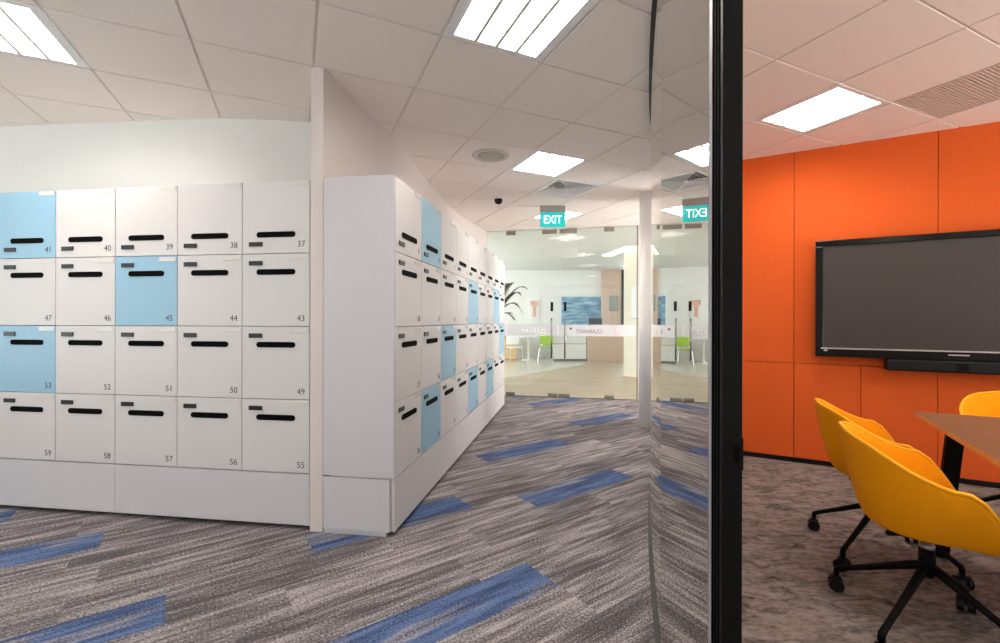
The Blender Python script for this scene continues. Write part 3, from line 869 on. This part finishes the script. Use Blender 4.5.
# ------------------------------------------------------------------ reception furniture
# desk
dk = thing('reception_desk', 'white reception desk with pale wood end beyond the glass doors', 'desk', (1.35,14.0,0))
obj('front_panel', bx(0,1.05,0,.04,.06,.72,.004), M_white, dk)
obj('shadow_groove', bx(0,1.05,-.004,.0,.52,.535), M_patch, dk)
obj('desk_top', bx(-.02,1.07,-.03,.6,.72,.76,.004), M_white, dk)
obj('wood_end', bx(1.075,2.28,-.06,.55,0,1.02,.004), M_pinkwood, dk)
obj('plinth', bx(.03,1.05,.03,.5,0,.06), M_steel, dk)
mo = thing('computer_monitor', 'black computer monitor standing on the reception desk', 'monitor', (2.75,14.24,1.02))
obj('screen', bx(-.23,.18,-.015,.015,.06,.30,.006), M_gloss, mo)
obj('stand', bx(-.05,.01,-.02,.03,.01,.08,.003), M_black, mo); obj('base', bx(-.13,.09,-.09,.09,0,.012,.003), M_black, mo)
ph = thing('desk_telephone', 'dark desk telephone on the raised wood end of the reception desk', 'telephone', (2.54,14.035,1.0205))
obj('body', bx(-.11,.11,-.09,.09,0,.07,.015), M_black, ph); obj('handset', tube(bmesh.new(), [(-.09,-.06,.09),(-.09,.06,.09)], .02, 10), M_black, ph)
obj('document_box', bx(.14,.22,-.03,.03,0,.25,.004), M_white, ph) if False else None
# pictures
pa = thing('seascape_painting', 'wide blue seascape painting on the far reception wall', 'painting', (2.40,14.97,1.05))
obj('canvas', bx(-.645,.645,-.02,.0295,0,.97,.003), M_paint, pa); 
p2 = thing('peach_print', 'small tall peach print on the far white wall', 'print', (.86,14.98,1.30))
obj('paper', bx(-.16,.16,-.015,.021,0,.64,.002), M_paper, p2)
bm = bmesh.new(); box(bm,-.13,.13,-.019,-.0155,.42,.58,.001); box(bm,-.05,.06,-.019,-.0155,.06,.43,.001); obj('motif', bm, M_peach, p2)
p3 = thing('framed_picture', 'small grey framed picture on the wood lined wall', 'picture', (3.40,14.70,1.55))
obj('frame', bx(-.13,.13,-.02,.01,0,.5,.003), M_vent, p3); obj('print', bx(-.1,.1,-.024,-.0205,.05,.45,.001), mat('grey_print',(150,158,156),.5,noise=.3,nscale=8), p3)
# oak cabinet, tables, chairs
cb = thing('oak_cabinet', 'low honey oak cabinet just past the end of the lockers', 'cabinet', (-.25,14.15,0))
obj('body', bx(-.35,.50,0,.5,.05,.66,.004), mat('pale_oak', (222,190,140), .5, noise=.06, nscale=4), cb); obj('top', bx(-.37,.52,-.02,.52,.66,.76,.004), M_oak, cb)
obj('plinth', bx(-.3,.45,.03,.45,0,.05), M_oak, cb)
def pedestal(x, y, label):
    t = thing('round_table', label, 'table', (x, y, 0), 0, 'white pedestal tables in reception')
    obj('table_top', lathe(bmesh.new(), [(.34,.72),(.35,.73),(.35,.745),(.0005,.745)], 40), M_white, t, False)
    obj('pedestal', lathe(bmesh.new(), [(.24,0),(.23,.012),(.06,.04),(.03,.12),(.028,.5),(.06,.66),(.12,.72)], 32), M_white, t, True)
pedestal(.64,14.3,'white round pedestal table beside the oak cabinet')
def rchair(x, y, rz, m, label):
    t = thing('reception_chair', label, 'chair', (x, y, 0), rz, 'reception chairs')
    obj('seat', bx(-.21,.21,-.2,.21,.43,.455,.01), m, t)
    bm = bmesh.new(); box(bm,-.21,.21,-.22,-.2,.52,.82,.006)
    obj('backrest', bm, m, t)
    for sx in (-1,1):
        for sy in (-1,1): obj('leg', tube(bmesh.new(), [(sx*.17,sy*.16,.43),(sx*.22,sy*.21,0)], .009, 8), M_chrome, t)
        obj('back_strut', tube(bmesh.new(), [(sx*.16,-.19,.44),(sx*.16,-.21,.56)], .008, 8), M_chrome, t)
rchair(1.12,13.5, PI-.2, M_green, 'lime green backed chair in reception beyond the glass doors')
rchair(.20,13.55, PI+.3, M_white, 'white chair left of the lime green chair in reception')
# palm
pp = thing('potted_palm', 'potted palm with arching green fronds behind the end of the lockers', 'plant', (-.28,8.75,0))
obj('pot', lathe(bmesh.new(), [(.13,0),(.15,.02),(.19,.36),(.2,.38),(.17,.38),(.165,.34),(.0005,.34)], 32), M_pot, pp, True)
obj('trunk', tube(bmesh.new(), [(0,0,.32),(.01,0,.8),(.0,.0,1.3)], [.035,.028,.022], 10), M_trunk, pp, True)
def frond(L, dz, az, droop, z0=1.28):
    bm = bmesh.new(); N = 26; ax = Vector((math.cos(az), math.sin(az), 0)); sp = []
    for k in range(N+1):
        f = k/N; sp.append(ax*(L*f*(1-.12*f)) + Vector((0,0,z0+dz*math.sin(f*PI*droop)*1.0)))
    tube(bm, sp, [.007*(1-.7*k/N) for k in range(N+1)], 6)
    side = Vector((-ax.y, ax.x, 0))
    for k in range(3, N+1):
        p = sp[k]; tdir = (sp[k]-sp[k-1]).normalized()
        ll = .20*math.sin(PI*min(1, .25+.72*k/N))+.03
        for s in (-1, 1):
            d = (tdir*.8+side*s*.6+Vector((0,0,-.25))).normalized()
            w = tdir*.024
            a, b_, c_, e = p-w, p+w, p+d*ll*.6+w*.7, p+d*ll
            g2 = p+d*ll*.6-w*.7+Vector((0,0,.006))
            vs = [bm.verts.new(v) for v in (a, b_, c_, e, g2)]
            bm.faces.new(vs)
    return bm
for L, dz, az, dr in ((.72,.62,.10,.60),(.60,.50,-.35,.62),(.5,.70,.7,.55),(.55,.6,2.2,.6),(.5,.55,3.3,.6),(.45,.75,4.4,.5),(.62,.30,-.05,.85),(.48,.12,.3,1.0)):
    obj('frond', frond(L, dz, az, dr), M_leaf, pp)

# ------------------------------------------------------------------ light
def area(name, loc, rot, sx, sy, power, col=(1,1,1)):
    d = bpy.data.lights.new(name, 'AREA'); d.shape = 'RECTANGLE'; d.size = sx; d.size_y = sy; d.energy = power; d.color = col
    o = bpy.data.objects.new(name, d); COL.objects.link(o); o.location = loc; o.rotation_euler = rot; return o
area('added_corridor_fill', (-3.3,-5.0,.35), (PI/2+.75,0,0), 5.6, 1.6, 215, (1,.98,.965))  # added lamp behind the camera, tilted up to brighten the ceiling
area('added_passage_fill', (5.6,5.6,.9), (PI/2+.35,0,PI/2), 1.6, 1.6, 110, (1,.975,.95))  # added lamp, hidden past the column, brightens the far corridor
area('added_side_fill', (-7.4,0,.35), (PI/2+.75,0,-PI/2), 5.0, 1.6, 165, (1,.98,.96))  # added lamp beyond the left wall, tilted up to fill the ceiling
v = oR + rl*2.7 + Vector((-rl.y, rl.x))*.9
area('added_meeting_fill', (v.x, v.y, .35), (PI/2+.7, 0, wr_a+PI), 4.0, 1.6, 205, (1,.97,.93))  # added out-of-view lamp that brightens the meeting room
area('reception_daylight', (-4.9,11.6,1.5), (0, -PI/2, 0), 2.4, 5.5, 190, (.90,.97,1))
area('window_daylight', (4.4,15.6,1.6), (-PI/2,0,0), 1.2, 2.4, 30, (.95,.98,1))

w = bpy.data.worlds.new('daylight'); S.world = w; w.use_nodes = True
w.node_tree.nodes['Background'].inputs[0].default_value = (.88,.94,1,1)
w.node_tree.nodes['Background'].inputs[1].default_value = 1.2

# ------------------------------------------------------------------ camera
F, CX, CY, ROLL = 455.5, 508.2, 320.0, .002
cd = bpy.data.cameras.new('camera'); cd.sensor_fit = 'HORIZONTAL'; cd.sensor_width = 36; cd.lens = F/1000*36
cd.shift_x = -(CX-500)/1000; cd.shift_y = (CY-321.5)/1000
cd.clip_start = .02; cd.clip_end = 60
cam = bpy.data.objects.new('camera', cd); COL.objects.link(cam)
cam.location = (0, 0, 1.2562)
cam.rotation_euler = (Matrix.Rotation(PI/2, 4, 'X') @ Matrix.Rotation(ROLL, 4, 'Z')).to_euler()
S.camera = cam
S.view_settings.view_transform = 'Standard'; S.view_settings.look = 'None'
S.view_settings.exposure = .72; S.view_settings.gamma = 1; S.view_settings.use_curve_mapping = False
S.cycles.use_denoising = True
S.cycles.max_bounces = 14; S.cycles.diffuse_bounces = 7; S.cycles.glossy_bounces = 6; S.cycles.transparent_max_bounces = 24
S.cycles.sample_clamp_indirect = 8
